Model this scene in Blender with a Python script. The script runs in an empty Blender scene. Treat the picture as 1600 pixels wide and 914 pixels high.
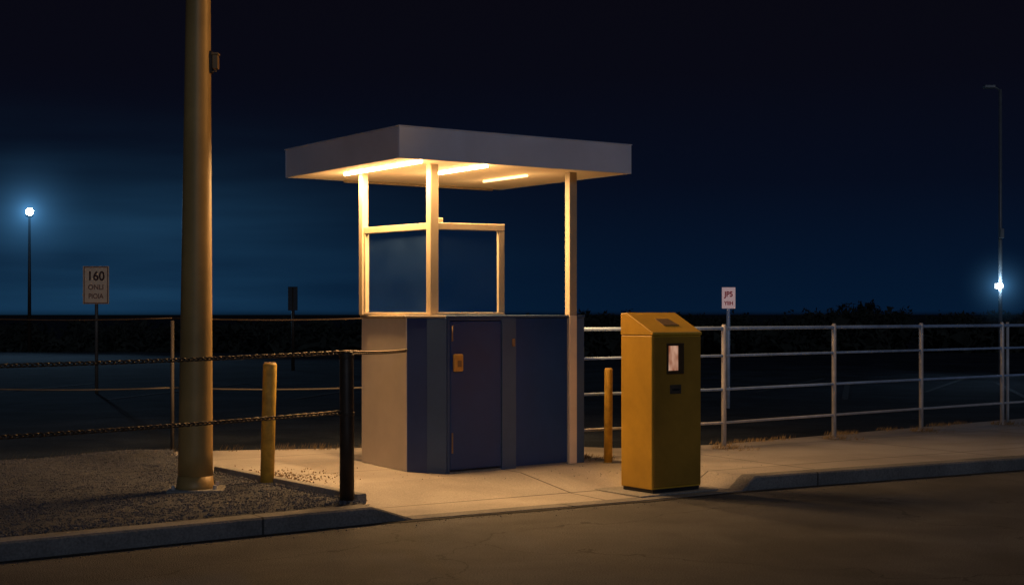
import bpy, math, random
import numpy as np
from mathutils import Vector, Matrix
random.seed(7); rng=np.random.default_rng(7)
sc=bpy.context.scene
sc.view_settings.view_transform='Standard'
sc.view_settings.look='None'
sc.view_settings.exposure=0
COL=sc.collection
F=2264.0; HZ=488.0; EYE=1.3

# ------------------------------------------------------------ materials
def M(name,col,rough=.6,metal=0,var=.25,scale=3,bump=.15,bscale=80,emit=None,es=0,joints=None,speck=0,spec=.4,stain=0,crack=0):
    m=bpy.data.materials.new(name); m.use_nodes=True
    nt=m.node_tree; N=nt.nodes; L=nt.links
    b=N['Principled BSDF']
    geo=N.new('ShaderNodeNewGeometry')
    n1=N.new('ShaderNodeTexNoise'); n1.inputs['Scale'].default_value=scale; n1.inputs['Detail'].default_value=8; n1.inputs['Roughness'].default_value=.65
    L.new(geo.outputs['Position'],n1.inputs['Vector'])
    r=N.new('ShaderNodeValToRGB'); r.color_ramp.elements[0].position=.3; r.color_ramp.elements[1].position=.7
    lo=[c*(1-var) for c in col]; hi=[min(1,c*(1+var)) for c in col]
    r.color_ramp.elements[0].color=(*lo,1); r.color_ramp.elements[1].color=(*hi,1)
    L.new(n1.outputs['Fac'],r.inputs['Fac'])
    out=r.outputs['Color']
    def mul(a,facsock,lo_,hi_,p0=.35,p1=.65):
        rr=N.new('ShaderNodeMapRange'); rr.inputs['From Min'].default_value=p0; rr.inputs['From Max'].default_value=p1
        rr.inputs['To Min'].default_value=lo_; rr.inputs['To Max'].default_value=hi_
        L.new(facsock,rr.inputs['Value'])
        mx=N.new('ShaderNodeVectorMath'); mx.operation='SCALE'
        L.new(a,mx.inputs[0]); L.new(rr.outputs['Result'],mx.inputs['Scale'])
        return mx.outputs['Vector']
    if speck:
        n2=N.new('ShaderNodeTexNoise'); n2.inputs['Scale'].default_value=bscale; n2.inputs['Detail'].default_value=3
        L.new(geo.outputs['Position'],n2.inputs['Vector'])
        out=mul(out,n2.outputs['Fac'],1-speck,1+speck)
    if stain:
        n3=N.new('ShaderNodeTexNoise'); n3.inputs['Scale'].default_value=.9; n3.inputs['Detail'].default_value=6; n3.inputs['Distortion'].default_value=1.0
        L.new(geo.outputs['Position'],n3.inputs['Vector'])
        out=mul(out,n3.outputs['Fac'],1-stain,1+stain*.4)
    if crack:
        nd=N.new('ShaderNodeTexNoise'); nd.inputs['Scale'].default_value=2.2; nd.inputs['Detail'].default_value=6; L.new(geo.outputs['Position'],nd.inputs['Vector'])
        ds=N.new('ShaderNodeVectorMath'); ds.operation='SCALE'; ds.inputs['Scale'].default_value=.7; L.new(nd.outputs['Color'],ds.inputs[0])
        da=N.new('ShaderNodeVectorMath'); da.operation='ADD'; L.new(geo.outputs['Position'],da.inputs[0]); L.new(ds.outputs[0],da.inputs[1])
        vo=N.new('ShaderNodeTexVoronoi'); vo.feature='DISTANCE_TO_EDGE'; vo.inputs['Scale'].default_value=.33; L.new(da.outputs[0],vo.inputs['Vector'])
        out=mul(out,vo.outputs['Distance'],1-crack,1,.0006,.0035)
    if joints:
        vr=N.new('ShaderNodeVectorRotate'); vr.rotation_type='Z_AXIS'; vr.inputs['Angle'].default_value=math.radians(-32)
        vr.inputs['Center'].default_value=(1.0,10.76,0)
        L.new(geo.outputs['Position'],vr.inputs['Vector'])
        sp=N.new('ShaderNodeSeparateXYZ'); L.new(vr.outputs['Vector'],sp.inputs['Vector'])
        for ax,per,off in joints:
            a=N.new('ShaderNodeMath'); a.operation='SUBTRACT'; a.inputs[1].default_value=off; L.new(sp.outputs[ax],a.inputs[0])
            p=N.new('ShaderNodeMath'); p.operation='PINGPONG'; p.inputs[1].default_value=per/2; L.new(a.outputs[0],p.inputs[0])
            g=N.new('ShaderNodeMapRange'); g.inputs['From Min'].default_value=.005; g.inputs['From Max'].default_value=.011; g.inputs['To Min'].default_value=.25; g.inputs['To Max'].default_value=1
            L.new(p.outputs[0],g.inputs['Value'])
            mx=N.new('ShaderNodeVectorMath'); mx.operation='SCALE'; L.new(out,mx.inputs[0]); L.new(g.outputs['Result'],mx.inputs['Scale']); out=mx.outputs['Vector']
    L.new(out,b.inputs['Base Color'])
    b.inputs['Roughness'].default_value=rough; b.inputs['Metallic'].default_value=metal
    b.inputs['Specular IOR Level'].default_value=spec
    if bump:
        n4=N.new('ShaderNodeTexNoise'); n4.inputs['Scale'].default_value=bscale; n4.inputs['Detail'].default_value=4
        L.new(geo.outputs['Position'],n4.inputs['Vector'])
        bp=N.new('ShaderNodeBump'); bp.inputs['Strength'].default_value=bump; bp.inputs['Distance'].default_value=.01
        L.new(n4.outputs['Fac'],bp.inputs['Height']); L.new(bp.outputs['Normal'],b.inputs['Normal'])
    if emit:
        b.inputs['Emission Color'].default_value=(*emit,1); b.inputs['Emission Strength'].default_value=es
    return m

m_asph=M('asphalt',(.080,.078,.080),.85,var=.25,scale=1.4,bump=.9,bscale=110,speck=.5,stain=.35,crack=.6)
m_lot=M('lot_asphalt',(.028,.035,.045),1,var=.4,scale=.5,bump=.6,bscale=60,speck=.3,stain=.4,spec=.08)
m_conc=M('concrete',(.34,.31,.28),.85,var=.08,scale=2.5,bump=.35,bscale=90,speck=.14,joints=(('X',2.2,.75),('Y',1.5,10.76+.64)),stain=.2)
m_kerb=M('kerb_concrete',(.17,.165,.16),.85,var=.18,scale=4,bump=.5,bscale=70,speck=.2,joints=(('X',2.4,.35),),stain=.25)
m_conc2=M('rough_concrete',(.25,.24,.22),.85,var=.18,scale=6,bump=.5,bscale=70,speck=.2,stain=.2)
m_gravel=M('gravel_bed',(.055,.058,.068),.95,var=.3,scale=8,bump=1,bscale=90,speck=.5)
m_stone=M('gravel_stone',(.090,.095,.112),.9,var=.35,scale=25,bump=.2)
m_cream=M('cream_paint',(.64,.55,.44),.5,var=.04,scale=5,bump=.05,stain=.08)
m_bluel=M('blue_corner_paint',(.020,.046,.150),.42,var=.10,scale=4,bump=.05,stain=.12)
m_blue=M('blue_paint',(.011,.050,.175),.42,var=.10,scale=4,bump=.05,stain=.12)
m_slate=M('slate_paint',(.040,.078,.165),.5,var=.08,scale=4,bump=.05,stain=.12)
m_grey=M('grey_paint',(.055,.10,.19),.5,var=.08,scale=4,bump=.05,stain=.12)
m_frame=M('frame_paint',(.42,.34,.23),.5,var=.08,scale=5,bump=.05,stain=.15)
m_frame2=M('lit_post_paint',(.80,.66,.46),.5,var=.06,scale=5,bump=.05,stain=.1)  # frame paint made paler: light on the lower post is in the colour
m_fascia=M('fascia_paint',(.70,.71,.80),.5,var=.05,scale=2,bump=.04,stain=.14)
m_under=M('ceiling_paint',(.74,.55,.34),.6,var=.06,scale=3,bump=.03)
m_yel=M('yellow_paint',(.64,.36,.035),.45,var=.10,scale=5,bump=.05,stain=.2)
m_yelf=M('shaded_front_paint',(.37,.195,.025),.5,var=.12,scale=4,bump=.05,stain=.3)  # darker than the body yellow: the front's shade put in the colour
m_yelb=M('worn_yellow_paint',(.56,.35,.05),.6,var=.3,scale=14,bump=.2,stain=.3)
m_pole=M('pole_paint',(.42,.265,.09),.5,metal=.1,var=.15,scale=3,bump=.08,stain=.25)
m_dark=M('dark_metal',(.045,.03,.02),.5,metal=.3,var=.4,scale=12,bump=.2)
m_chain=M('chain_metal',(.10,.075,.055),.45,metal=.8,var=.3,scale=20,bump=.1)
m_galv=M('galvanised_steel',(.54,.52,.52),.45,metal=.15,var=.2,scale=9,bump=.1,stain=.2)
m_galvb=M('blue_tinted_steel',(.34,.46,.66),.45,metal=.1,var=.2,scale=9,bump=.1,stain=.2)  # galvanised steel tinted blue: cool highlights on the upper rails put in the colour
m_dgalv=M('weathered_grey_steel',(.16,.17,.18),.5,metal=.3,var=.2,scale=9,bump=.1)
m_brass=M('brass_lock',(.62,.36,.09),.35,metal=.3,var=.2,scale=20,bump=.1)
m_bronze=M('bronze_hinge',(.26,.17,.09),.5,metal=.4,var=.2,scale=20,bump=.1)
m_black=M('black_plastic',(.02,.02,.022),.4,var=.2,bump=.03)
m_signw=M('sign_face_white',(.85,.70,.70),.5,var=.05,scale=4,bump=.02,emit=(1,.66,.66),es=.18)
m_signt=M('sign_face_cream',(.95,.60,.36),.55,var=.1,scale=6,bump=.02)
m_txt=M('sign_letter_dark',(.08,.022,.012),.6,var=.1,bump=0)
m_txt2=M('sign_letter_brown',(.22,.07,.04),.6,var=.1,bump=0)
m_red=M('sign_letter_red',(.75,.04,.07),.6,var=.1,bump=0)
m_tree=M('night_foliage',(.018,.021,.016),.9,var=.5,scale=.6,bump=0)
m_grass=M('dry_grass',(.20,.14,.07),.9,var=.4,scale=15,bump=0)
m_tube=M('fluorescent_tube',(.9,.8,.6),.5,bump=0,emit=(1,.60,.26),es=60)
m_tube2=M('aged_fluorescent_tube',(.9,.8,.6),.5,bump=0,emit=(1,.52,.20),es=4)
m_lampcool=M('flood_lamp_lens',(.9,.95,1),.3,bump=0,emit=(.55,.8,1),es=150)
m_wall=M('dark_blue_wall',(.012,.02,.04),.6,bump=.05)
def washmat():
    m=M('ceiling_wash',(.72,.54,.34),.5,var=.05,bump=0,emit=(1,.50,.16),es=1)  # emission stands in for tube light washing over the ceiling
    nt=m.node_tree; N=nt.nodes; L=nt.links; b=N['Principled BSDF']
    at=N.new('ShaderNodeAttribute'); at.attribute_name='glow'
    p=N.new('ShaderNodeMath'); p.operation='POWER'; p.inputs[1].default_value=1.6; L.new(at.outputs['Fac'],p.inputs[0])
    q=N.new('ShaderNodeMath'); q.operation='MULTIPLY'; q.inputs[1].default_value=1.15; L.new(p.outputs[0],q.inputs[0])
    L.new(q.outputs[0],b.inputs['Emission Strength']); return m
m_wash=washmat()
def screenmat():
    m=M('display_screen',(.08,.04,.02),.2,bump=0,emit=(1,.5,.3),es=.5)
    nt=m.node_tree; N=nt.nodes; L=nt.links; b=N['Principled BSDF']
    g=N.new('ShaderNodeNewGeometry'); n=N.new('ShaderNodeTexNoise'); n.inputs['Scale'].default_value=22; n.inputs['Detail'].default_value=.5
    mp=N.new('ShaderNodeMapping'); mp.inputs['Scale'].default_value=(1.6,1.0,.6); mp.inputs['Location'].default_value=(.37,.1,.2); L.new(g.outputs['Position'],mp.inputs['Vector']); L.new(mp.outputs[0],n.inputs['Vector'])
    r=N.new('ShaderNodeValToRGB'); r.color_ramp.elements[0].position=.30; r.color_ramp.elements[1].position=.66
    r.color_ramp.elements[0].color=(.42,.13,.06,1); r.color_ramp.elements[1].color=(1,.56,.38,1)
    L.new(n.outputs['Fac'],r.inputs['Fac']); L.new(r.outputs['Color'],b.inputs['Emission Color']); return m
m_screen=screenmat()
def glassmat():
    m=bpy.data.materials.new('dusty_glass'); m.use_nodes=True; nt=m.node_tree; N=nt.nodes; L=nt.links
    N.clear(); o=N.new('ShaderNodeOutputMaterial'); t=N.new('ShaderNodeBsdfTransparent'); t.inputs[0].default_value=(.8,.88,.95,1)
    g=N.new('ShaderNodeBsdfGlossy'); g.inputs['Roughness'].default_value=.03
    d=N.new('ShaderNodeBsdfDiffuse'); d.inputs[0].default_value=(.10,.24,.62,1)
    mx=N.new('ShaderNodeMixShader'); mx.inputs[0].default_value=.08; L.new(t.outputs[0],mx.inputs[1]); L.new(g.outputs[0],mx.inputs[2])
    n=N.new('ShaderNodeTexNoise'); n.inputs['Scale'].default_value=2.5; n.inputs['Detail'].default_value=8
    ge=N.new('ShaderNodeNewGeometry'); L.new(ge.outputs['Position'],n.inputs['Vector'])
    mr=N.new('ShaderNodeMapRange'); mr.inputs['From Min'].default_value=.3; mr.inputs['From Max'].default_value=.8; mr.inputs['To Min'].default_value=.03; mr.inputs['To Max'].default_value=.10
    L.new(n.outputs['Fac'],mr.inputs['Value'])
    m2=N.new('ShaderNodeMixShader'); L.new(mr.outputs[0],m2.inputs[0]); L.new(mx.outputs[0],m2.inputs[1]); L.new(d.outputs[0],m2.inputs[2])
    L.new(m2.outputs[0],o.inputs['Surface']); return m
m_glass=glassmat()

# ------------------------------------------------------------ mesh builder
class B:
    def __init__(s): s.v=[]; s.f=[]
    def add(s,vs,fs):
        o=len(s.v); s.v+= [tuple(v) for v in vs]; s.f+=[tuple(i+o for i in f) for f in fs]; return s
    def box(s,p,a,b,c):
        p,a,b,c=map(Vector,(p,a,b,c))
        if a.cross(b).dot(c)<0: a,b=b,a
        vs=[p,p+a,p+a+b,p+b,p+c,p+a+c,p+a+b+c,p+b+c]
        return s.add(vs,[(3,2,1,0),(4,5,6,7),(0,1,5,4),(1,2,6,5),(2,3,7,6),(3,0,4,7)])
    def aabb(s,c,h):
        c=Vector(c); return s.box(c-Vector(h),(2*h[0],0,0),(0,2*h[1],0),(0,0,2*h[2]))
    def prism(s,poly,z0,z1):
        n=len(poly); vs=[(x,y,z0) for x,y in poly]+[(x,y,z1) for x,y in poly]
        fs=[tuple(range(n-1,-1,-1)),tuple(range(n,2*n))]+[(i,(i+1)%n,n+(i+1)%n,n+i) for i in range(n)]
        return s.add(vs,fs)
    def tube(s,pts,rs,n=16,cap=True):
        pts=[Vector(p) for p in pts]
        if not hasattr(rs,'__len__'): rs=[rs]*len(pts)
        vs=[];k=len(pts)
        for i,p in enumerate(pts):
            t=(pts[min(i+1,k-1)]-pts[max(i-1,0)]).normalized()
            up=Vector((0,0,1)) if abs(t.z)<.9 else Vector((0,1,0))
            a=t.cross(up).normalized()
            b=t.cross(a)
            for j in range(n):
                an=2*math.pi*j/n; vs.append(p+(a*math.cos(an)+b*math.sin(an))*rs[i])
        fs=[(i*n+j,i*n+(j+1)%n,(i+1)*n+(j+1)%n,(i+1)*n+j) for i in range(k-1) for j in range(n)]
        if cap: fs+= [tuple(range(n-1,-1,-1)),tuple(range((k-1)*n,k*n))]
        return s.add(vs,fs)
    def sphere(s,c,r,n=12,sz=1):
        pts=[];rs=[]
        for i in range(n+1):
            a=math.pi*i/n; pts.append((c[0],c[1],c[2]-math.cos(a)*r*sz)); rs.append(max(1e-4,math.sin(a)*r))
        return s.tube(pts,rs,16)
    def obj(s,name,mat,parent=None,bevel=0,smooth=False,origin=None,auto=False):
        o3=Vector(parent['_o']) if parent is not None and '_o' in parent else (Vector(origin) if origin else Vector((0,0,0)))
        me=bpy.data.meshes.new(name); me.from_pydata([tuple(Vector(v)-o3) for v in s.v],[],s.f); me.update()
        me.materials.append(mat)
        ob=bpy.data.objects.new(name,me); COL.objects.link(ob)
        if parent is not None:
            ob.parent=parent; ob['_o']=list(parent['_o'])
        else: ob.location=o3; ob['_o']=list(o3)
        if bevel:
            md=ob.modifiers.new('bevel','BEVEL'); md.width=bevel; md.segments=2; md.limit_method='ANGLE'; md.angle_limit=math.radians(40)
        if smooth:
            for p in me.polygons: p.use_smooth=len(p.vertices)<=4
        return ob
def thing(name,loc,label,cat,group=None):
    e=bpy.data.objects.new(name,None); COL.objects.link(e); e.location=loc; e.empty_display_size=.1
    e['_o']=list(loc); e['label']=label; e['category']=cat
    if group: e['group']=group
    return e
def text(s,size,loc,rotz,mat,parent,name='lettering',w=1.0,bold=.02):
    cu=bpy.data.curves.new('t','FONT'); cu.body=s; cu.size=size; cu.align_x='CENTER'; cu.align_y='CENTER'; cu.extrude=.002; cu.offset=size*bold
    t=bpy.data.objects.new('t',cu); COL.objects.link(t); bpy.context.view_layer.update()
    me=bpy.data.meshes.new_from_object(t.evaluated_get(bpy.context.evaluated_depsgraph_get()))
    bpy.data.objects.remove(t)
    R=Matrix.Translation(Vector(loc)-Vector(parent['_o']))@Matrix.Rotation(rotz,4,'Z')@Matrix.Rotation(math.pi/2,4,'X')@Matrix.Diagonal((w,1,1,1))
    me.transform(R); me.materials.clear(); me.materials.append(mat)
    o=bpy.data.objects.new(name,me); COL.objects.link(o); o.parent=parent; o['_o']=list(parent['_o']); return o

# ------------------------------------------------------------ ground
P=[(-60,-35.6),(-9,3.44),(-2.87,8.13),(-.835,9.66),(1.0,10.76),(1.92,11.40),(4.53,12.86),(10,15.8),(60,42)]
Q=[(-60,-28),(-14,7.2),(-6,11.4),(-4.45,12.6),(-3.4,13.5),(-1.6,13.9),(0,14.3),(1.0,13.9),(2.0,14.25),(5.8,17.4),(12,22.3),(60,60)]
def ip(poly,x):
    return float(np.interp(x,[p[0] for p in poly],[p[1] for p in poly]))
def struct(o): o['kind']='structure'; return o
def strip(fa,fb,xs,ts,za):
    b=B(); n=len(ts)
    for x in xs:
        ya,yb=fa(x),fb(x)
        for t in ts: 
            y=ya+(yb-ya)*t; b.v.append((x,y,za(x,y,t)))
    for i in range(len(xs)-1):
        for j in range(n-1): b.f.append((i*n+j,(i+1)*n+j,(i+1)*n+j+1,i*n+j+1))
    return b
KW=.17
R0,R1,RL,LL=-.66,1.80,.12,.26
xs=sorted(set([p[0] for p in P]+[p[0] for p in Q]+list(np.round(np.linspace(-6,8,113),3))+[-40,-25,25,40,R0,R0-LL,R1,R1+RL,R1+RL*.5]))
def sm(a): return a*a*(3-2*a)
def ramp(x):
    if x<R0-LL or x>R1+RL: return 0
    if x<R0: return (x-(R0-LL))/LL
    if x>R1: return 1-sm((x-R1)/RL)
    return 1.0
def ramp2(x):
    if x<R0-LL or x>R1+RL: return 0
    if x<R0: return (x-(R0-LL))/LL
    if x>R1: return 1-(x-R1)/RL
    return 1.0
struct(strip(lambda x:-60,lambda x:ip(P,x),xs,[0,1],lambda x,y,t:-.1).obj('road',m_asph))
b=B(); DD=[KW-.01,.62,1.35]; nx,ny=-.53,.848
for x in xs:
    y0=ip(P,x); q=ip(Q,x)
    for k,d in enumerate(DD):
        sx=nx*d if abs(x)<8 else 0
        b.v.append((x+sx,y0+(ny*d if abs(x)<8 else d/.84),-.094*(ramp(x),.95*ramp2(x),0)[k]))
    sx=nx*DD[-1] if abs(x)<8 else 0
    b.v.append((x+sx*.5,max(q-.6,b.v[-1][1]+.02),0)); b.v.append((x,max(q,b.v[-1][1]+.02),0))
for i in range(len(xs)-1):
    for j in range(4): b.f.append((i*5+j,(i+1)*5+j,(i+1)*5+j+1,i*5+j+1))
struct(b.obj('pavement',m_conc))
strip(lambda x:ip(Q,x),lambda x:ip(Q,x)+.001,xs,[0,1],lambda x,y,t:0-.06*t).obj('pavement_edge',m_conc2)['kind']='structure'
def kerb(x0,x1,name):
    kx=[x for x in xs if x0<x<x1]; kx=[x0]+kx+[x1]
    b=B()
    for x in kx:
        y=ip(P,x); r=ramp(x); h=.012-.104*r
        for (d,z) in ((0,-.16),(0.0,h-.012 if r<.9 else -.11),(.012,h),(KW,h),(KW+.001,-.16)):
            b.v.append((x+nx*d*1.0,y+ny*d,z))
    for i in range(len(kx)-1):
        for j in range(4): b.f.append((i*5+j,i*5+j+1,(i+1)*5+j+1,(i+1)*5+j)[::-1])
    b.f+=[(0,1,2,3,4),tuple(reversed([len(b.v)-5+k for k in range(5)]))]
    return b.obj(name,m_kerb)
struct(kerb(-60,60,'kerb'))
b=B()
gx=[x for x in xs if -9<=x<=10]
for x in gx:
    y=ip(P,x); b.v+=[(x,y-.001,-.0955),(x+.01,y-.05-.015*math.sin(x*7),-.0955)]
for i in range(len(gx)-1): b.f.append((2*i+1,2*i+3,2*i+2,2*i))
struct(b.obj('gutter_strip',M('gutter_strip',(.03,.027,.024),.95,var=.5,scale=12,bump=.5)))  # dark mottled strip along the kerb foot
ys=[0,.004,.01,.02,.04,.06,.1,.2,.5,1]
def lz(x,y,t):
    if y<48: return -.025
    if y<100: return -.025-3*sm((y-48)/52)
    return -3.025
lxs=sorted(set([-1500,-400,-150]+xs+[150,400,1500]))
struct(strip(lambda x:ip(Q,x)-.03,lambda x:2500,lxs,ys,lz).obj('ground',m_lot))
b=B()
for i in range(8):
    x=-9+i*2.8; b.box((x,22,-.021),(.1,0,0),(1.2,5,0),(0,0,.003))
    x=4+i*2.8; b.box((x,24,-.021),(.1,0,0),(2.2,5,0),(0,0,.003))
m_line=M('worn_line_paint',(.06,.068,.075),.9,var=.5,scale=12,bump=.2,spec=.1)
struct(b.obj('parking_marking',m_line))

# gravel bed
G0=Vector((-2.42,11.75)); G1=Vector((-1.02,9.88))
def inside_gravel(x,y):
    if y<ip(P,x)+KW/.84+.02 or y>ip(Q,x)-.0: return False
    d=(G1-G0); side=(x-G0.x)*d.y-(y-G0.y)*d.x
    if y<=G0.y: return side>0.05
    return x<G0.x-(y-G0.y)*.45+.04*math.sin(y*9)
def gz(x,y):
    base=.016+.007*math.sin(x*5+1)*math.sin(y*4)
    r=math.hypot((x+3.3),(y-13.0)*1.3); base+=.045*math.exp(-(r/.38)**2)
    return base
b=B(); st=.06; idx={}
for i,x in enumerate(np.arange(-9,-.9,st)):
    for j,y in enumerate(np.arange(3.5,13.8,st)):
        cx,cy=x+st/2,y+st/2
        if inside_gravel(cx,cy):
            q=[]
            for (a,c) in ((i,j),(i+1,j),(i+1,j+1),(i,j+1)):
                if (a,c) not in idx:
                    X=-9+a*st; Y=3.5+c*st
                    idx[(a,c)]=len(b.v); edge=0 if inside_gravel(X-.05,Y-.05) and inside_gravel(X+.05,Y+.05) and inside_gravel(X-.05,Y+.05)and inside_gravel(X+.05,Y-.05) else 1
                    b.v.append((X,Y,.004 if edge else gz(X,Y)+rng.uniform(-.005,.005)))
                q.append(idx[(a,c)])
            b.f.append(tuple(q))
g=b.obj('gravel_ground',m_gravel,smooth=True); g['kind']='structure'
def stones(name,pts,smin,smax,mat,label):
    base=np.array([(1,0,0),(-1,0,0),(0,1,0),(0,-1,0),(0,0,1),(0,0,-1)])
    fc=[(0,2,4),(2,1,4),(1,3,4),(3,0,4),(2,0,5),(1,2,5),(3,1,5),(0,3,5)]
    V=[];Fc=[]
    for k,(x,y,z) in enumerate(pts):
        s=rng.uniform(smin,smax); a=rng.normal(size=(3,3)); q,_=np.linalg.qr(a)
        sc3=np.array([1,rng.uniform(.6,1),rng.uniform(.45,.8)])
        vv=(base*sc3*s*rng.uniform(.8,1.2,(6,1)))@q.T+np.array((x,y,z))
        V+=vv.tolist(); Fc+=[tuple(i+6*k for i in f) for f in fc]
    me=bpy.data.meshes.new(name); me.from_pydata(V,[],Fc); me.materials.append(mat)
    o=bpy.data.objects.new(name,me); COL.objects.link(o); o['kind']='stuff'; o['label']=label; o['category']='gravel'
pts=[]
while len(pts)<30000:
    x=rng.uniform(-5.0,-1.0); y=rng.uniform(7.6,13.6)
    if inside_gravel(x,y): pts.append((x,y,gz(x,y)+.001))
stones('gravel',pts,.004,.0115,m_stone,'loose grey gravel filling the bed beside the kerb')
pts=[]
for _ in range(1300):
    a=rng.normal(size=2); x=-2.0+a[0]*.28; y=11.35+a[1]*.3
    if not inside_gravel(x,y): pts.append((x,y,.004))
for _ in range(400):
    x=rng.uniform(-2.6,-1.0); t=(x-G0.x)/(G1.x-G0.x); y=G0.y+(G1.y-G0.y)*t+abs(rng.normal())*.12+.07; pts.append((x,y,.003))
stones('scattered_pebbles',pts,.003,.010,M('brown_pebble',(.22,.15,.09),.9,var=.5,scale=30,bump=.1),'loose brown pebbles strewn on the concrete by the bollard')
pts=[]
for _ in range(900):
    x=rng.uniform(-4,7); y=ip(P,x)-abs(rng.normal())*.12-.01; pts.append((x,y,-.098))
for _ in range(260):
    pts.append((rng.uniform(-1.0,2.2),rng.uniform(11.3,13.2),.001))
stones('gutter_grit',pts,.002,.006,m_stone,'fine grit lying in the road gutter along the kerb')
d=(G1-G0); dn=Vector((d.y,-d.x)).normalized()*-.08
b=B(); b.box((G0.x,G0.y,-.02),(d.x*.97,d.y*.97,0),(dn.x,dn.y,0),(0,0,.075))
struct(b.obj('edging_kerb',m_conc2,bevel=.012))

V=[];Fc=[]
def tuft(x,y,n,r,h,z=0):
    for _ in range(n):
        a=rng.uniform(0,6.28); rr=r*math.sqrt(rng.uniform()); px,py=x+rr*math.cos(a),y+rr*math.sin(a)
        hh=h*rng.uniform(.4,1); le=rng.uniform(0,6.28); w=.003
        o=len(V); V.extend([(px-w*math.sin(le+1.5),py+w,z),(px+w,py-w*math.cos(le),z),(px+math.cos(le)*hh*.6,py+math.sin(le)*hh*.6,z+hh)]); Fc.append((o,o+1,o+2))
posts_r=[(.60,12.95),(2.03,13.88),(3.32,14.94),(4.49,15.9),(5.70,16.85),(6.95,17.85),(8.2,18.85),(9.45,19.85)]
for (x,y) in posts_r: tuft(x,y,160,.13,.06); tuft(x+.1,y-.05,120,.25,.03)
for _ in range(26):
    x=rng.uniform(1.6,9); tuft(x,ip(Q,x)-.02,40,.12,.05)
tuft(-2.05,11.45,200,.3,.03); tuft(-1.95,11.0,120,.12,.05)
for _ in range(20):
    x=rng.uniform(-5,-1.5); tuft(x,ip(Q,x)-.02,50,.15,.07)
me=bpy.data.meshes.new('dry_grass'); me.from_pydata(V,[],Fc); me.materials.append(m_grass)
o=bpy.data.objects.new('dry_grass',me); COL.objects.link(o); o['kind']='stuff'; o['label']='short dry grass tufts along the pavement edge and posts'; o['category']='grass'

# ------------------------------------------------------------ far wood
V=[];Fc=[]
def topz(x):
    px=800+x/120*F
    y=np.interp(px,[-600,0,280,420,560,915,1130,1180,1290,1385,1450,1600,2200],[500,504,503,500,497,490,487,489,483,474,481,486,488])
    return EYE+(HZ-y)*120/F
for k in range(210):
    x=-105+k*1.0+rng.uniform(-.6,.6); y=rng.uniform(112,128); tz=topz(x)+rng.uniform(-1.0,.35)*.6
    R=rng.uniform(1.0,2.0)
    cl=[(x+rng.normal()*R*.5,y+rng.normal()*R*.4,tz-R*.25-abs(rng.normal())*R*.5,R*rng.uniform(.25,.5)) for _ in range(9)]
    cl+=[(x+rng.normal()*R*.5,y+rng.normal()*R*.4,rng.uniform(-2.6,tz-R*.6),R*.7) for _ in range(7)]
    for (cx,cy,cz,cr) in cl:
        cz=min(cz,tz-cr*.8)
        for _ in range(34):
            p=rng.normal(size=3); p=p/np.linalg.norm(p)*cr*rng.uniform(.5,1.1); c=np.array((cx,cy,cz))+p
            s=.13 if cz>tz-1.5 else .35
            o=len(V); V.extend((c+rng.normal(size=(3,3))*s).tolist()); Fc.append((o,o+1,o+2))
me=bpy.data.meshes.new('distant_wood'); me.from_pydata(V,[],Fc); me.materials.append(m_tree)
o=bpy.data.objects.new('distant_wood',me); COL.objects.link(o); o['kind']='stuff'; o['label']='dark line of distant trees beyond the car park'; o['category']='woods'

# ------------------------------------------------------------ booth
A=Vector((-1.306,12.58)); Bp=Vector((-.861,11.82)); C=Vector((-.529,11.66)); D=Vector((.628,12.58)); E=Vector((-.149,13.5))
booth=thing('ticket_booth',(-.35,12.5,0),'blue and cream attendant booth with lit flat canopy on concrete pavement','booth')
def on(P0,P1,px):
    k=(px-800)/F; d=P1-P0; return (k*P0.y-P0.x)/(d.x-k*d.y)*d.length
def slab(b,P0,P1,s0,s1,z0,z1,o0,o1):
    d=(P1-P0).normalized(); n=Vector((d.y,-d.x))
    p=P0+d*s0+n*o0
    b.box((p.x,p.y,z0),(d.x*(s1-s0),d.y*(s1-s0),0),(n.x*(o1-o0),n.y*(o1-o0),0),(0,0,z1-z0)); return b
T=1.255
def L_(a,b_): return (b_-a).length
b=B(); e=.01
for (p,q) in ((A,Bp),(Bp,C),(C,D),(D,E),(E,A)): slab(b,p,q,e,L_(p,q)-e,.01,T,-.06,-.02)
b.obj('wall',m_wall,booth)
b=B(); b.prism([(p.x*.98,p.y) for p in (A,Bp,C,D,E)],-.08,.012); b.obj('floor',m_conc2,booth)
b=slab(B(),A,Bp,.0,L_(A,Bp)-.004,.002,T,-.018,0); o=b.obj('side_panel',m_cream,booth,bevel=.004); o['label']='cream painted side panel'
b=slab(B(),E,A,.0,L_(A,E)-.004,.002,T,-.018,0); b.obj('side_panel',m_cream,booth,bevel=.004)
b=slab(B(),D,E,.03,L_(D,E)-.004,.002,T,-.018,0); b.obj('side_panel',m_grey,booth,bevel=.004)
s=on(Bp,C,668)
b=slab(B(),Bp,C,.004,s-.003,-.01,T,-.018,0); o=b.obj('blue_panel',m_bluel,booth,bevel=.004)
b=slab(B(),Bp,C,s,L_(Bp,C)+.006,-.01,T,-.03,.012); o=b.obj('corner_pillar',m_slate,booth,bevel=.004)
s1,s2,s3,s4=on(C,D,703),on(C,D,783),on(C,D,805),on(C,D,887)
b=slab(B(),C,D,s1,s2-.004,.028,T-.026,-.015,.006)
door=b.obj('door',m_blue,booth,bevel=.005); door['label']='blue steel door with brass keypad lock'
b=B(); slab(b,C,D,.008,s1-.006,-.01,T-.001,-.02,.009); slab(b,C,D,s1-.0055,s2-.001,T-.020,T-.001,-.02,.009)
b.obj('door_frame',m_slate,booth,bevel=.003)
b=slab(B(),C,D,s2,s3,-.01,T,-.02,.014); b.obj('pillar',m_grey,booth,bevel=.004)
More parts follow.
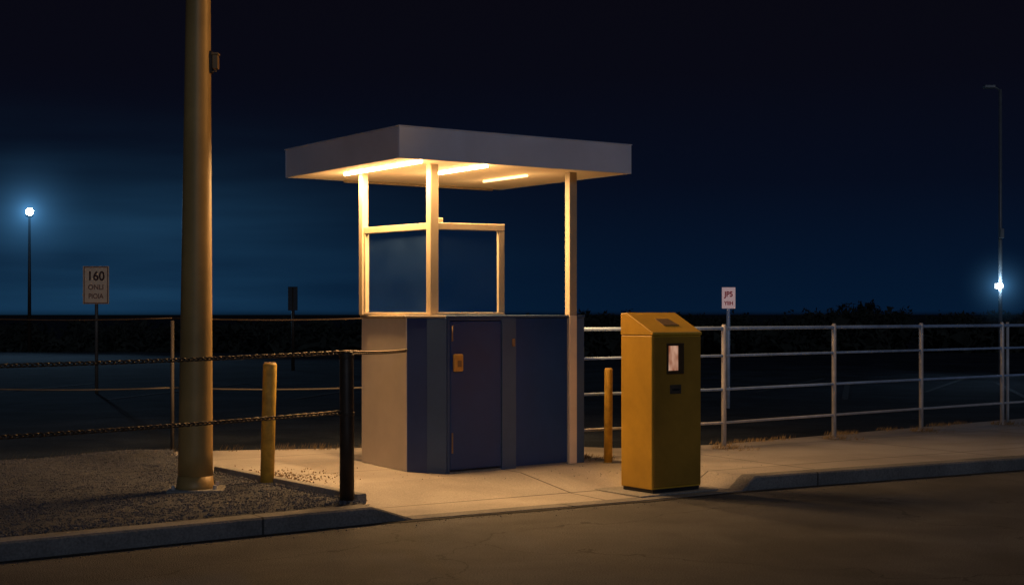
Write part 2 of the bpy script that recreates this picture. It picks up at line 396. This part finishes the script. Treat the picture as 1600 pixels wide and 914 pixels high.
b=slab(B(),C,D,s3+.004,s4-.003,.015,T,-.018,-.002); b.obj('blue_panel',m_blue,booth,bevel=.004)
s5,s6=on(C,D,887.5),on(C,D,899)
b=slab(B(),C,D,s6+.002,L_(C,D),.0,T,-.05,.0); b.obj('corner_pillar',m_grey,booth,bevel=.004)
def zat(px,y,P0=C,P1=D):
    t=on(P0,P1,px)/L_(P0,P1); Y=P0.y+(P1.y-P0.y)*t; return EYE-(y-HZ)*Y/F
a,c=on(C,D,706),on(C,D,720)
b=slab(B(),C,D,a,c,zat(713,580),zat(713,553),.007,.04); lk=b.obj('keypad_lock',m_brass,door,bevel=.01)
b=B(); slab(b,C,D,a+.028,c-.022,zat(713,573),zat(713,563),.041,.043); b.obj('keypad',m_bronze,door)
for (y0,y1) in ((533,509),(708,676)):
    b=B(); a,c=on(C,D,702),on(C,D,707.5)
    d=(C-D).normalized()*-1; n=Vector((d.y,-d.x)); p=C+d*((a+c)/2)+n*.018
    z0,z1=zat(705,y0),zat(705,y1)
    b.tube([(p.x,p.y,z0),(p.x,p.y,z1)],.007,10)
    b.obj('hinge',m_bronze,door,smooth=True)
b=slab(B(),C,D,on(C,D,798),on(C,D,802.5),zat(800,541),zat(800,529),.014,.024); b.obj('latch',m_bronze,booth,bevel=.004)
b=B()
for (p,q) in ((A,Bp),(Bp,C)): slab(b,p,q,0,L_(p,q)-.005,T+.001,T+.020,-.075,.014)
b.obj('counter_ledge',m_frame,booth,bevel=.004)
b=B()
for (p,q) in ((C,D),(D,E),(E,A)): slab(b,p,q,0.006,L_(p,q)-.005,T+.001,T+.020,-.075,.016)
b.obj('counter_ledge',m_slate,booth,bevel=.004)
ZR=2.52
T2=T+.021
def sq(px,Y,w,z0,z1,name='column',off=(0,0)):
    X=(px-800)/F*Y; u=Vector((.82,.572)); v=Vector((-.572,.82))
    p=Vector((X,Y))-u*w/2-v*w/2
    b=B(); b.box((p.x,p.y,z0),(u.x*w,u.y*w,0),(v.x*w,v.y*w,0),(0,0,z1-z0)); return b.obj(name,m_frame,booth,bevel=.006)
sq(568,12.52,.062,T2,ZR)
sq(675.5,11.80,.075,T2,ZR)
b=slab(B(),C,D,s5,s6,T2+.001,ZR,-.04,.022); b.obj('column',m_frame,booth,bevel=.005)
b=slab(B(),C,D,s5,s6,.0,T2,-.04,.0225); b.obj('lower_column',m_frame2,booth,bevel=.005)
CL=Vector(((568-800)/F*12.52,12.52)); CC=Vector(((675.5-800)/F*11.80,11.80))
CM=Vector(((782-800)/F*12.06,12.06))
def window(P0,P1,z0,z1,w,i0,i1,endpost):
    win=B(); Ln=L_(P0,P1)
    slab(win,P0,P1,i0,Ln-i1,z1-w,z1,-.022,.022)
    slab(win,P0,P1,i0,Ln-i1,z0,z0+.022,-.022,.022)
    if endpost&1: slab(win,P0,P1,i0,i0+w*.4,z0+.023,z1-w-.001,-.02,.02)
    if endpost&2: slab(win,P0,P1,Ln-i1-w,Ln-i1,z0+.023,z1-w-.001,-.02,.02)
    wo=win.obj('window_frame',m_frame,booth,bevel=.004)
    d=(P1-P0).normalized(); p=P0+d*(i0+.02); q=P0+d*(Ln-i1-.02)
    g=B().add([(p.x,p.y,z0+.02),(q.x,q.y,z0+.02),(q.x,q.y,z1-w+.004),(p.x,p.y,z1-w+.004)],[(0,1,2,3)]); g.obj('window_pane',m_glass,wo)
window(CL,CC,T2+.001,2.03,.055,.034,.04,1)
window(CC,CM,T2+.001,2.03,.055,.04,-.03,2)
b=B().aabb((CC.x+.06,CC.y+.1,2.055),(.02,.02,.02)); b.obj('frame_bracket',m_frame,booth,bevel=.004)
# roof
Nn=Vector((-.876,11.26)); U=Vector((.8247,.5655)); Vv=Vector((-.5655,.8247)); RW,RD=2.32,2.03
def rp(u,v): return Nn+U*u+Vv*v
def rbox(b,u0,u1,v0,v1,z0,z1):
    p=rp(u0,v0); b.box((p.x,p.y,z0),(U.x*(u1-u0),U.y*(u1-u0),0),(Vv.x*(v1-v0),Vv.y*(v1-v0),0),(0,0,z1-z0)); return b
Z0,Z1=2.50,2.745
b=B(); ft=.02
rbox(b,0,RW,0,ft,Z0,Z1); rbox(b,0,RW,RD-ft,RD,Z0,Z1); rbox(b,0,ft,ft+.001,RD-ft-.001,Z0,Z1); rbox(b,RW-ft,RW,ft+.001,RD-ft-.001,Z0,Z1)
can=B(); rbox(can,ft+.001,RW-ft-.001,ft+.001,RD-ft-.001,Z1-.05,Z1-.01); can=can.obj('canopy',m_fascia,booth)
can['label']='flat pale canopy with boxed fascia'
b.obj('fascia',m_fascia,can,bevel=.004)
b=rbox(B(),ft+.002,RW-ft-.002,ft+.002,RD-ft-.002,Z0+.012,Z0+.05); b.obj('ceiling',m_under,can)
b=B(); rbox(b,-.006,RW+.006,-.006,RD+.006,Z1+.001,Z1+.010); b.obj('roof_trim',m_fascia,can,bevel=.003)
# added emissive ceiling sheet paints in the wash of three tubes: glow falls off with distance from each tube
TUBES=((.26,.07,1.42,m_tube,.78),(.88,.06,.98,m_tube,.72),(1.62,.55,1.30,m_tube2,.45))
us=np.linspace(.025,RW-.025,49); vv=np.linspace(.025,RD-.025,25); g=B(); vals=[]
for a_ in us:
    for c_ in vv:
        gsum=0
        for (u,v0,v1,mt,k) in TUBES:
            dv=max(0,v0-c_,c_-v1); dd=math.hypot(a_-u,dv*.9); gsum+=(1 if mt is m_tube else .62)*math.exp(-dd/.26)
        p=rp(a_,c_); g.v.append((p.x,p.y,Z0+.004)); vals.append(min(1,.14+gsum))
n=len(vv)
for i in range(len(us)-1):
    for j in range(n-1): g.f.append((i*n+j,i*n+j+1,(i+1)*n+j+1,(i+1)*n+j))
wash=g.obj('ceiling_wash',m_wash,can)
at=wash.data.attributes.new('glow','FLOAT','POINT')
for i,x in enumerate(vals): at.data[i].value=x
for (u,v0,v1,mt,k) in TUBES:
    p,q=rp(u,v0+.03),rp(u,v1-.03); t=B().tube([(p.x,p.y,Z0-.008),(q.x,q.y,Z0-.008)],.011,12)
    t.obj('fluorescent_tube',mt,can,smooth=True)
b=B(); rbox(b,.55,RW-.15,RD-.09,RD-.06,Z0-.02,Z0+.002); b.obj('conduit',m_frame,can,bevel=.003)

# ------------------------------------------------------------ ticket machine
mo=Vector((1.07,11.03)); mu=Vector((.81,.587)); mv=Vector((-.587,.81)); W,Dp=.505,.37; MB=-.080
mach=thing('parking_ticket_machine',(1.15,11.3,MB),'yellow pay station with small lit screen beside the road','ticket machine')
def mbox(b,u0,u1,v0,v1,z0,z1):
    p=mo+mu*u0+mv*v0; b.box((p.x,p.y,z0),(mu.x*(u1-u0),mu.y*(u1-u0),0),(mv.x*(v1-v0),mv.y*(v1-v0),0),(0,0,z1-z0)); return b
mbox(B(),-.16,W+.13,-.06,Dp+.16,-.14,MB).obj('plinth',m_conc2,mach,bevel=.005)
mbox(B(),.012,W-.012,.012,Dp-.012,MB,MB+.03).obj('base',m_black,mach,bevel=.003)
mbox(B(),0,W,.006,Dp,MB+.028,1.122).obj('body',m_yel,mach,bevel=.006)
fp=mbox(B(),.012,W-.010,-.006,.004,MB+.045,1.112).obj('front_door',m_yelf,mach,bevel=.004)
fp['label']='yellow front door, shade in its colour, with screen and slot'
b=B(); vs=[]
o_=.003; ZA,ZB=1.145,1.298
for u in (-o_,W+o_):
    for (v,z) in ((-.008,1.123),(Dp+o_,1.123),(Dp+o_,ZB-.005),(Dp-.07,ZB),(-.008,ZA)):
        p=mo+mu*u+mv*v; vs.append((p.x,p.y,z))
b.add(vs,[(0,1,2,3,4),(9,8,7,6,5),(0,5,6,1),(1,6,7,2),(2,7,8,3),(3,8,9,4),(4,9,5,0)])
lid=b.obj('lid',m_yel,mach,bevel=.007)
def lidp(u,t,h):
    v=-.008+(Dp-.07+.008)*t; z=ZA+(ZB-ZA)*t
    p=mo+mu*u+mv*(v-.45*h); return (p.x,p.y,z+h*.9)
b=B(); vs=[lidp(.20,.34,.001),lidp(.36,.34,.001),lidp(.33,.66,.001),lidp(.20,.66,.001)]+[lidp(.20,.34,.005),lidp(.36,.34,.005),lidp(.33,.66,.005),lidp(.20,.66,.005)]
b.add(vs,[(4,5,6,7),(0,1,5,4),(1,2,6,5),(2,3,7,6),(3,0,4,7)]); b.obj('dark_badge',m_bronze,lid)
def msz(y): return EYE-(y-HZ)*11.15/F
u0,u1=.135,.31; z0,z1=msz(584),msz(536)
m_bezel=M('brown_bezel',(.07,.04,.018),.5,var=.2,bump=.05)
b=B(); w=.026
mbox(b,u0,u1,-.018,-.007,z1-w*.8,z1); mbox(b,u0,u1,-.018,-.007,z0,z0+w)
mbox(b,u0,u0+w*.6,-.018,-.007,z0+w,z1-w*.8); mbox(b,u1-w*2.2,u1,-.018,-.007,z0+w,z1-w*.8)
bz=b.obj('screen_bezel',m_bezel,fp,bevel=.004)
mbox(B(),u0+w*.6,u1-w*2.2,-.0105,-.0065,z0+w,z1-w*.8).obj('screen',m_screen,fp)
mbox(B(),.17,.285,-.012,-.006,msz(615),msz(601)).obj('ticket_slot',M('slot_metal',(.10,.08,.06),.4,metal=.3),fp,bevel=.003)
mbox(B(),.19,.265,-.0135,-.0122,msz(610),msz(607)).obj('slot_opening',m_black,fp)

# ------------------------------------------------------------ big pole
px_,py_=-2.295,10.5
pole=thing('light_pole',(px_,py_,0),'tall tapered tan steel pole standing in gravel','pole')
b=B(); hs=np.linspace(.035,7.5,30); rs=[max(.082,.126-.0105*h) for h in hs]; 
b.tube([(px_+.006*h,py_,h) for h in hs],rs,48); b.obj('shaft',m_pole,pole,smooth=True)
b=B(); b.tube([(px_,py_,.02),(px_,py_,.05),(px_,py_,.12)],[.142,.134,.1265],32)
b.obj('base_cover',m_pole,pole,smooth=True)
b=B(); b.box((px_-.17,py_-.2,-.05),(.4,.06,0),(-.05,.36,0),(0,0,.08)); b.obj('base_plate',m_conc2,pole,bevel=.015)
for (dx,dy) in ((.16,-.09),(-.13,-.13),(.13,.15)): B().tube([(px_+dx,py_+dy,.03),(px_+dx,py_+dy,.06)],.014,6).obj('anchor_bolt',m_galv,pole)
zz=1.3+(488-98)/F*10.5; xr=px_+.006*zz+.092
b=B().aabb((xr+.006,py_,zz),(.010,.03,.08)); br=b.obj('mounting_bracket',m_dark,pole,bevel=.003)
b=B().aabb((xr+.038,py_,zz),(.020,.03,.05)); b.aabb((xr+.038,py_,zz+.0585),(.025,.035,.008))
b.obj('sensor_box',M('tan_housing',(.30,.18,.07),.5,bump=.05),br,bevel=.004)
b=B().tube([(xr+.02,py_-.02,zz-.07),(xr+.045,py_-.02,zz-.065),(xr+.05,py_-.02,zz-.051)],.005,8); b.obj('cable_gland',m_bronze,br)
for z_ in (zz-.06,zz+.06): B().tube([(px_+.006*zz,py_,z_-.005),(px_+.006*zz,py_,z_+.005)],.0930,32).obj('clamp_band',m_pole,pole)

# ------------------------------------------------------------ bollards
def bollard(x,y,h,r,tx,label):
    t=thing('bollard',(x,y,0),label,'bollard','yellow bollards around the booth')
    b=B(); b.tube([(x,y,-.08),(x+tx*.5,y,h*.5),(x+tx,y,h-.012),(x+tx,y,h)],[r,r,r,r*.9],28); b.obj('shaft',m_yelb,t,smooth=True)
    b=B(); b.tube([(x+tx,y,h+.0005),(x+tx,y,h+.006)],[r*.86,r*.8],28); b.obj('cap',M('weathered_cap',(.35,.24,.1),.7,bump=.2),t)
    b=B(); b.tube([(x,y,-.07),(x,y,.008)],[r*1.5,r*1.25],28); b.obj('base_collar',m_conc2,t,smooth=True)
bollard(-1.85,10.94,.915,.052,.022,'worn yellow bollard leaning slightly on concrete beside gravel')
bollard(.83,12.52,.815,.036,0.005,'slim yellow bollard standing behind the pay station')
cp=Vector((-1.122,9.85)); cq=Vector((-3.35,7.72))
def chainpost(p,name_label):
    t=thing('chain_post',(p.x,p.y,0),name_label,'post','dark chain posts along the kerb')
    b=B(); b.tube([(p.x,p.y,-.03),(p.x,p.y,.5),(p.x-.004,p.y,1.02),(p.x-.004,p.y,1.035)],[.05,.049,.048,.042],24); b.obj('shaft',m_dark,t,smooth=True)
    B().tube([(p.x-.004,p.y,.985),(p.x-.004,p.y,1.015)],.053,24).obj('collar',m_dark,t,bevel=.004); B().tube([(p.x,p.y,.60),(p.x,p.y,.625)],.053,24).obj('collar',m_dark,t,bevel=.004)
chainpost(cp,'dark round steel post holding two chains by the kerb')
chainpost(cq,'dark round steel post holding two chains by the kerb')
def chain(p,q,sag,label,link=.032,wr=.0055):
    p,q=Vector(p),Vector(q); Ln=(q-p).length; n=int(Ln/link); b=B()
    def pos(t): 
        v=p.lerp(q,t); v.z-=sag*4*t*(1-t); return v
    for i in range(n):
        c=pos((i+.5)/n); t=(pos((i+1)/n)-pos(i/n)).normalized()
        up=Vector((0,0,1)); s_=t.cross(up).normalized(); up=s_.cross(t)
        an=math.radians(45) + (math.pi/2 if i%2 else 0); s2=s_*math.cos(an)+up*math.sin(an); nn=t.cross(s2)
        vs=[];K,J=12,6
        for k in range(K):
            a=2*math.pi*k/K; cx,cy=math.cos(a),math.sin(a)
            ctr=c+t*(cx*link*.62)+s2*(cy*.0125); od=(t*cx+s2*cy*.8).normalized()
            for j in range(J):
                bb=2*math.pi*j/J; vs.append(ctr+od*math.cos(bb)*wr+nn*math.sin(bb)*wr)
        fs=[(k*J+j,((k+1)%K)*J+j,((k+1)%K)*J+(j+1)%J,k*J+(j+1)%J) for k in range(K) for j in range(J)]
        b.add(vs,fs)
    o=b.obj('chain',m_chain,smooth=True,origin=p); o['label']=label; o['category']='chain'; o['group']='chains strung between the dark posts'; return o
chain((cp.x,cp.y,1.03),(cq.x,cq.y,1.0),.012,'upper steel chain strung taut between dark posts')
chain((cp.x,cp.y,.625),(cq.x,cq.y,.60),.012,'lower steel chain strung taut between dark posts')
bw=Bp+Vector((0.0,-.012))
chain((cp.x,cp.y,1.03),(bw.x,bw.y,.99),.01,'steel chain running from dark post to booth panel')

# ------------------------------------------------------------ fences
f1=thing('rail_fence',(3.3,14.9,0),'galvanised four-rail tubular fence along the pavement edge','fence')
for i,(x,y) in enumerate(posts_r):
    b=B(); b.tube([(x,y,-.02),(x,y,1.17),(x,y,1.185)],[.024,.024,.016],16); b.tube([(x,y,0),(x,y,.012)],.05,16)
    b.obj('post',m_galv,f1,smooth=True)
x,y=5.79,16.93
b=B(); b.tube([(x,y,-.02),(x,y,1.185)],.018,12); b.obj('post',m_galv,f1,smooth=True)
for z,r,mm in ((1.147,.018,m_galvb),(.885,.013,m_galvb),(.564,.013,m_galvb),(.245,.013,m_galv)):
    b=B(); b.tube([(x_,y_,z) for x_,y_ in posts_r],r,12); b.obj('rail',mm,f1,smooth=True)
m_rust=M('dark_fence_paint',(.10,.085,.07),.6,metal=.2,bump=.1)
f2=thing('rail_fence',(-3.25,13.95,0),'thin dark two-rail fence behind the gravel bed','fence')
lp=[(-1.35,14.05),(-3.27,13.95),(-5.25,13.85),(-7.2,13.75),(-9.2,13.65)]
for (x,y) in lp:
    b=B(); b.tube([(x,y,-.03),(x,y,1.22)],.018,12); b.obj('post',m_rust,f2,smooth=True)
for z in (1.245,.575):
    b=B()
    for i in range(len(lp)-1):
        (xa,ya),(xb,yb)=lp[i],lp[i+1]
        b.tube([(xa+(xb-xa)*t,ya+(yb-ya)*t,z-.02*4*t*(1-t)) for t in np.linspace(0,1,9)],.008,8)
    b.obj('rail',m_dark if z>1 else m_rust,f2,smooth=True)

# ------------------------------------------------------------ signs
def sign(px,Y,top,bot,wpx,label,post_mat,face,tilt=0):
    X=(px-800)/F*Y; s=Y/F; zt=EYE+(HZ-top)*s; zb=EYE+(HZ-bot)*s; w=wpx*s
    t=thing('sign',(X,Y,-.02),label,'sign')
    b=B(); b.tube([(X,Y+.03,-.05),(X,Y+.03,zt-.02)],max(.025,.0012*Y),10); b.obj('post',post_mat,t,smooth=True)
    b=B().aabb((X,Y,(zt+zb)/2),(w/2,.006,(zt-zb)/2)); p=b.obj('board',face,t,bevel=.004)
    return t,X,zt,zb,w,s
t,X,zt,zb,w,s=sign(150,23.7,416,475,41,'cream sign board with dark lettering on thin post',m_rust,m_signt)
text('160',20*s,(X,23.69,EYE+(HZ-432)*s),0,m_txt,t,w=.92,bold=.022)
text('ONLI',11*s,(X,23.69,EYE+(HZ-449)*s),0,m_txt2,t,w=.95,bold=.012)
text('PIOIA',11*s,(X,23.69,EYE+(HZ-463)*s),0,m_txt2,t,w=.85,bold=.012)
b=B(); zc=(zt+zb)/2; m_bord=M('sign_border_brown',(.28,.10,.05),.6,bump=0)
hw=w/2-.015; hh=(zt-zb)/2-.015; q=.008
b.aabb((X,23.692,zc+hh),(hw,.001,q)); b.aabb((X,23.692,zc-hh),(hw,.001,q)); b.aabb((X+hw-q,23.692,zc),(q,.001,hh-q-.001)); b.aabb((X-hw+q,23.692,zc),(q,.001,hh-q-.001))
b.obj('border',m_bord,t)
sign(457.5,33,448,485,15,'small dark sign on a thin post in the car park',m_dark,m_black)
t,X,zt,zb,w,s=sign(1138.5,20,449,482,21,'small pinkish white sign with red lettering on a post',m_galvb,m_signw)
text('JP5',11.5*s,(X,19.992,EYE+(HZ-460)*s),0,m_red,t,w=.9,bold=.03)
text('YIIH',8*s,(X,19.992,EYE+(HZ-474)*s),0,m_red,t,w=.95,bold=.03)

# ------------------------------------------------------------ lot lamps
def flood(X,Y,H,r0,r1,mat,label):
    t=thing('street_lamp',(X,Y,-.03),label,'street lamp','floodlights around the car park')
    b=B(); b.tube([(X,Y,-.5),(X,Y,H)],[r0,r1],12); b.obj('pole',mat,t,smooth=True)
    return t
LX,LY=(46-800)/F*60,60
zl=EYE+(HZ-331)/F*LY
t=flood(LX,LY,zl-.26,.085,.05,m_dark,'distant lit floodlight on a tall thin pole')
b=B(); b.tube([(LX,LY,zl-.25),(LX,LY,zl-.19),(LX,LY,zl-.16)],[.06,.17,.17],16); b.obj('lamp_housing',m_dark,t)
b=B().sphere((LX,LY,zl),.15); b.obj('lamp',m_lampcool,t,smooth=True)
RX,RY=(1563-800)/F*30,30
zt_=EYE+(488-140)/F*30
t=flood(RX,RY,zt_,.045,.032,m_dgalv,'tall grey lamp pole with a lit floodlight mounted low')
b=B(); b.tube([(RX,RY,zt_-.03),(RX-.08,RY,zt_+.03),(RX-.16,RY,zt_+.05)],.018,10); b.obj('lamp_arm',m_dgalv,t,smooth=True)
b=B(); b.aabb((RX-.23,RY,zt_+.05),(.11,.08,.03)); b.obj('lamp_head',m_dgalv,t,bevel=.01)
zl2=EYE+(HZ-447)/F*RY
b=B().aabb((RX+.0,RY-.09,EYE+(488-365)/F*RY),(.04,.04,.10)); b.obj('junction_box',m_dgalv,t,bevel=.01)
b=B().aabb((RX-.04,RY-.02,zl2+.0),(.1,.03,.06)); b.obj('lamp_housing',m_dark,t,bevel=.01)
b=B().sphere((RX-.06,RY-.13,zl2),.065); b.obj('lamp',m_lampcool,t,smooth=True)

def halo(c,R,k,eps,name):  # emissive sphere that paints the lamp's halo; nothing scatters light here
    b=B().sphere((0,0,0),R,16); m=bpy.data.materials.new('halo_emission'); m.use_nodes=True; nt=m.node_tree; N=nt.nodes; L=nt.links; N.clear()
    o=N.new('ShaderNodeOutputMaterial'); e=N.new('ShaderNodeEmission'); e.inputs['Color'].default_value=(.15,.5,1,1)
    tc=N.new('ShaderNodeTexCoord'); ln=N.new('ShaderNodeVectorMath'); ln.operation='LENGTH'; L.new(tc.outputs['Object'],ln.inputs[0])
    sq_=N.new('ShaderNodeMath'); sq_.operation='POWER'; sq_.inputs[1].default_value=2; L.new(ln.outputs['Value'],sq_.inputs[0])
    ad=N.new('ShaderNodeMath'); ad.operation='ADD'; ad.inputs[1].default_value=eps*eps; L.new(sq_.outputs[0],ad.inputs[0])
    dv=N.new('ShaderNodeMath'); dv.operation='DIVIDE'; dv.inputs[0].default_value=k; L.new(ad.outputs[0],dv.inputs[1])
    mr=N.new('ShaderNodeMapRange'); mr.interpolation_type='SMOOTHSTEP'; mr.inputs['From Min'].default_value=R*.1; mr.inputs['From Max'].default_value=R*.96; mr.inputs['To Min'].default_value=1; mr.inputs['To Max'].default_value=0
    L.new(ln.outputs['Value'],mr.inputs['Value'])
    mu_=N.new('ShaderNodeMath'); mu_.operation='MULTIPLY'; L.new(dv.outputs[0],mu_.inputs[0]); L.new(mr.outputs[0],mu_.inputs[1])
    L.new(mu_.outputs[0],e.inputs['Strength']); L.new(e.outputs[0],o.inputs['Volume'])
    ob=b.obj(name,m); ob.location=c; ob['kind']='stuff'; ob['label']='emissive halo sphere added around the floodlight'; ob['category']='halo'
halo((LX,LY-.1,zl),3.6,.045,.22,'halo')
halo((RX-.05,RY-.16,zl2),1.0,.014,.10,'halo')

# ------------------------------------------------------------ lights
def light(kind,name,loc,energy,color,**k):
    l=bpy.data.lights.new(name,kind); l.energy=energy; l.color=color
    for a,v in k.items(): setattr(l,a,v)
    o=bpy.data.objects.new(name,l); COL.objects.link(o); o.location=loc; return o
for (u,v0,v1,mt,k) in TUBES:
    p=rp(u,(v0+v1)/2)
    a=light('AREA','canopy_light',(p.x,p.y,Z0-.0205),112*k,(1,.56,.22),shape='RECTANGLE',size=.03,size_y=(v1-v0-.06))
    a.rotation_euler=(0,0,math.atan2(Vv.y,Vv.x)-math.pi/2)
fl=light('SPOT','flood_light',(LX,LY-.3,zl),2600,(.35,.65,1),shadow_soft_size=.5,spot_size=math.radians(80),spot_blend=1)
fl.rotation_euler=(Vector((-3,10,2.4))-fl.location).to_track_quat('-Z','Y').to_euler()
fl=light('SPOT','flood_light',(RX-.06,RY-.3,zl2),60,(.35,.62,1),shadow_soft_size=.1,spot_size=math.radians(110),spot_blend=1)
fl.rotation_euler=(Vector((4,16,1.2))-fl.location).to_track_quat('-Z','Y').to_euler()
moon=light('SUN','moon',(0,0,10),.27,(.64,.76,1),angle=math.radians(12))
moon.rotation_euler=Vector((-.14,.88,-.34)).to_track_quat('-Z','Y').to_euler()
def spot(loc,tgt,en,size,col=(1,.62,.28)):
    sp=light('SPOT','street_light',loc,en,col,spot_size=math.radians(size),spot_blend=.8,shadow_soft_size=.3)
    sp.rotation_euler=(Vector(tgt)-Vector(loc)).to_track_quat('-Z','Y').to_euler()
spot((6.0,10.9,6.2),(-2.6,10.2,2.7),1050,20,(1,.54,.18))
spot((5.6,14.6,5.6),(3.9,11.3,-.1),135,85,(1,.66,.38))

# ------------------------------------------------------------ world
w=bpy.data.worlds.new('World'); sc.world=w; w.use_nodes=True; nt=w.node_tree; N=nt.nodes; L=nt.links
bg=N['Background']; tc=N.new('ShaderNodeTexCoord'); sp_=N.new('ShaderNodeSeparateXYZ'); L.new(tc.outputs['Generated'],sp_.inputs[0])
mr=N.new('ShaderNodeMapRange'); mr.inputs['From Min'].default_value=-.02; mr.inputs['From Max'].default_value=.24; L.new(sp_.outputs['Z'],mr.inputs['Value'])
r=N.new('ShaderNodeValToRGB'); cr=r.color_ramp
st_=[(0,(.001,.002,.005)),(.07,(.0010,.003,.008)),(.08,(.0014,.0090,.028)),(.2,(.0014,.0070,.0225)),(.42,(.0018,.0038,.0118)),(.7,(.0024,.0027,.0068)),(1,(.0028,.0025,.0052))]
cr.elements[0].position=0; cr.elements[0].color=(*st_[0][1],1); cr.elements[1].position=1; cr.elements[1].color=(*st_[-1][1],1)
for p,c in st_[1:-1]:
    e=cr.elements.new(p); e.color=(*c,1)
L.new(mr.outputs[0],r.inputs['Fac'])
dt=N.new('ShaderNodeVectorMath'); dt.operation='DOT_PRODUCT'; L.new(tc.outputs['Generated'],dt.inputs[0])
gd=Vector((-.29,1,.035)).normalized(); dt.inputs[1].default_value=gd
mx=N.new('ShaderNodeMath'); mx.operation='MAXIMUM'; mx.inputs[1].default_value=0; L.new(dt.outputs['Value'],mx.inputs[0])
pw=N.new('ShaderNodeMath'); pw.operation='POWER'; pw.inputs[1].default_value=65; L.new(mx.outputs[0],pw.inputs[0])
mp=N.new('ShaderNodeMapping'); mp.inputs['Scale'].default_value=(2.5,2.5,26); mp.inputs['Rotation'].default_value=(0,math.radians(4),0); L.new(tc.outputs['Generated'],mp.inputs['Vector'])
nz=N.new('ShaderNodeTexNoise'); nz.inputs['Scale'].default_value=1.4; nz.inputs['Detail'].default_value=3; L.new(mp.outputs[0],nz.inputs['Vector'])
nr=N.new('ShaderNodeMapRange'); nr.inputs['From Min'].default_value=.3; nr.inputs['From Max'].default_value=.75; nr.inputs['To Min'].default_value=.35; nr.inputs['To Max'].default_value=1.5; L.new(nz.outputs['Fac'],nr.inputs['Value'])
er=N.new('ShaderNodeMapRange'); er.interpolation_type='SMOOTHSTEP'; er.inputs['From Min'].default_value=.15; er.inputs['From Max'].default_value=.03; er.inputs['To Min'].default_value=0; er.inputs['To Max'].default_value=1; L.new(sp_.outputs['Z'],er.inputs['Value'])
er2=N.new('ShaderNodeMapRange'); er2.inputs['From Min'].default_value=-.008; er2.inputs['From Max'].default_value=0.002; L.new(sp_.outputs['Z'],er2.inputs['Value'])
prev=pw.outputs[0]
for s_ in (nr.outputs[0],er.outputs[0],er2.outputs[0]):
    q=N.new('ShaderNodeMath'); q.operation='MULTIPLY'; L.new(prev,q.inputs[0]); L.new(s_,q.inputs[1]); prev=q.outputs[0]
vs=N.new('ShaderNodeVectorMath'); vs.operation='SCALE'; vs.inputs[0].default_value=(.006,.026,.052); L.new(prev,vs.inputs['Scale'])
va=N.new('ShaderNodeVectorMath'); va.operation='ADD'; L.new(r.outputs['Color'],va.inputs[0]); L.new(vs.outputs[0],va.inputs[1])
L.new(va.outputs[0],bg.inputs['Color']); bg.inputs['Strength'].default_value=1

# ------------------------------------------------------------ camera
cam=bpy.data.cameras.new('camera'); co=bpy.data.objects.new('camera',cam); COL.objects.link(co); sc.camera=co
co.location=(0,0,EYE); co.rotation_euler=(math.pi/2,0,0); cam.sensor_width=36; cam.lens=F/1600*36; cam.shift_y=(HZ-457)/1600; cam.clip_end=5000
for o in bpy.data.objects:
    if '_o' in o: del o['_o']
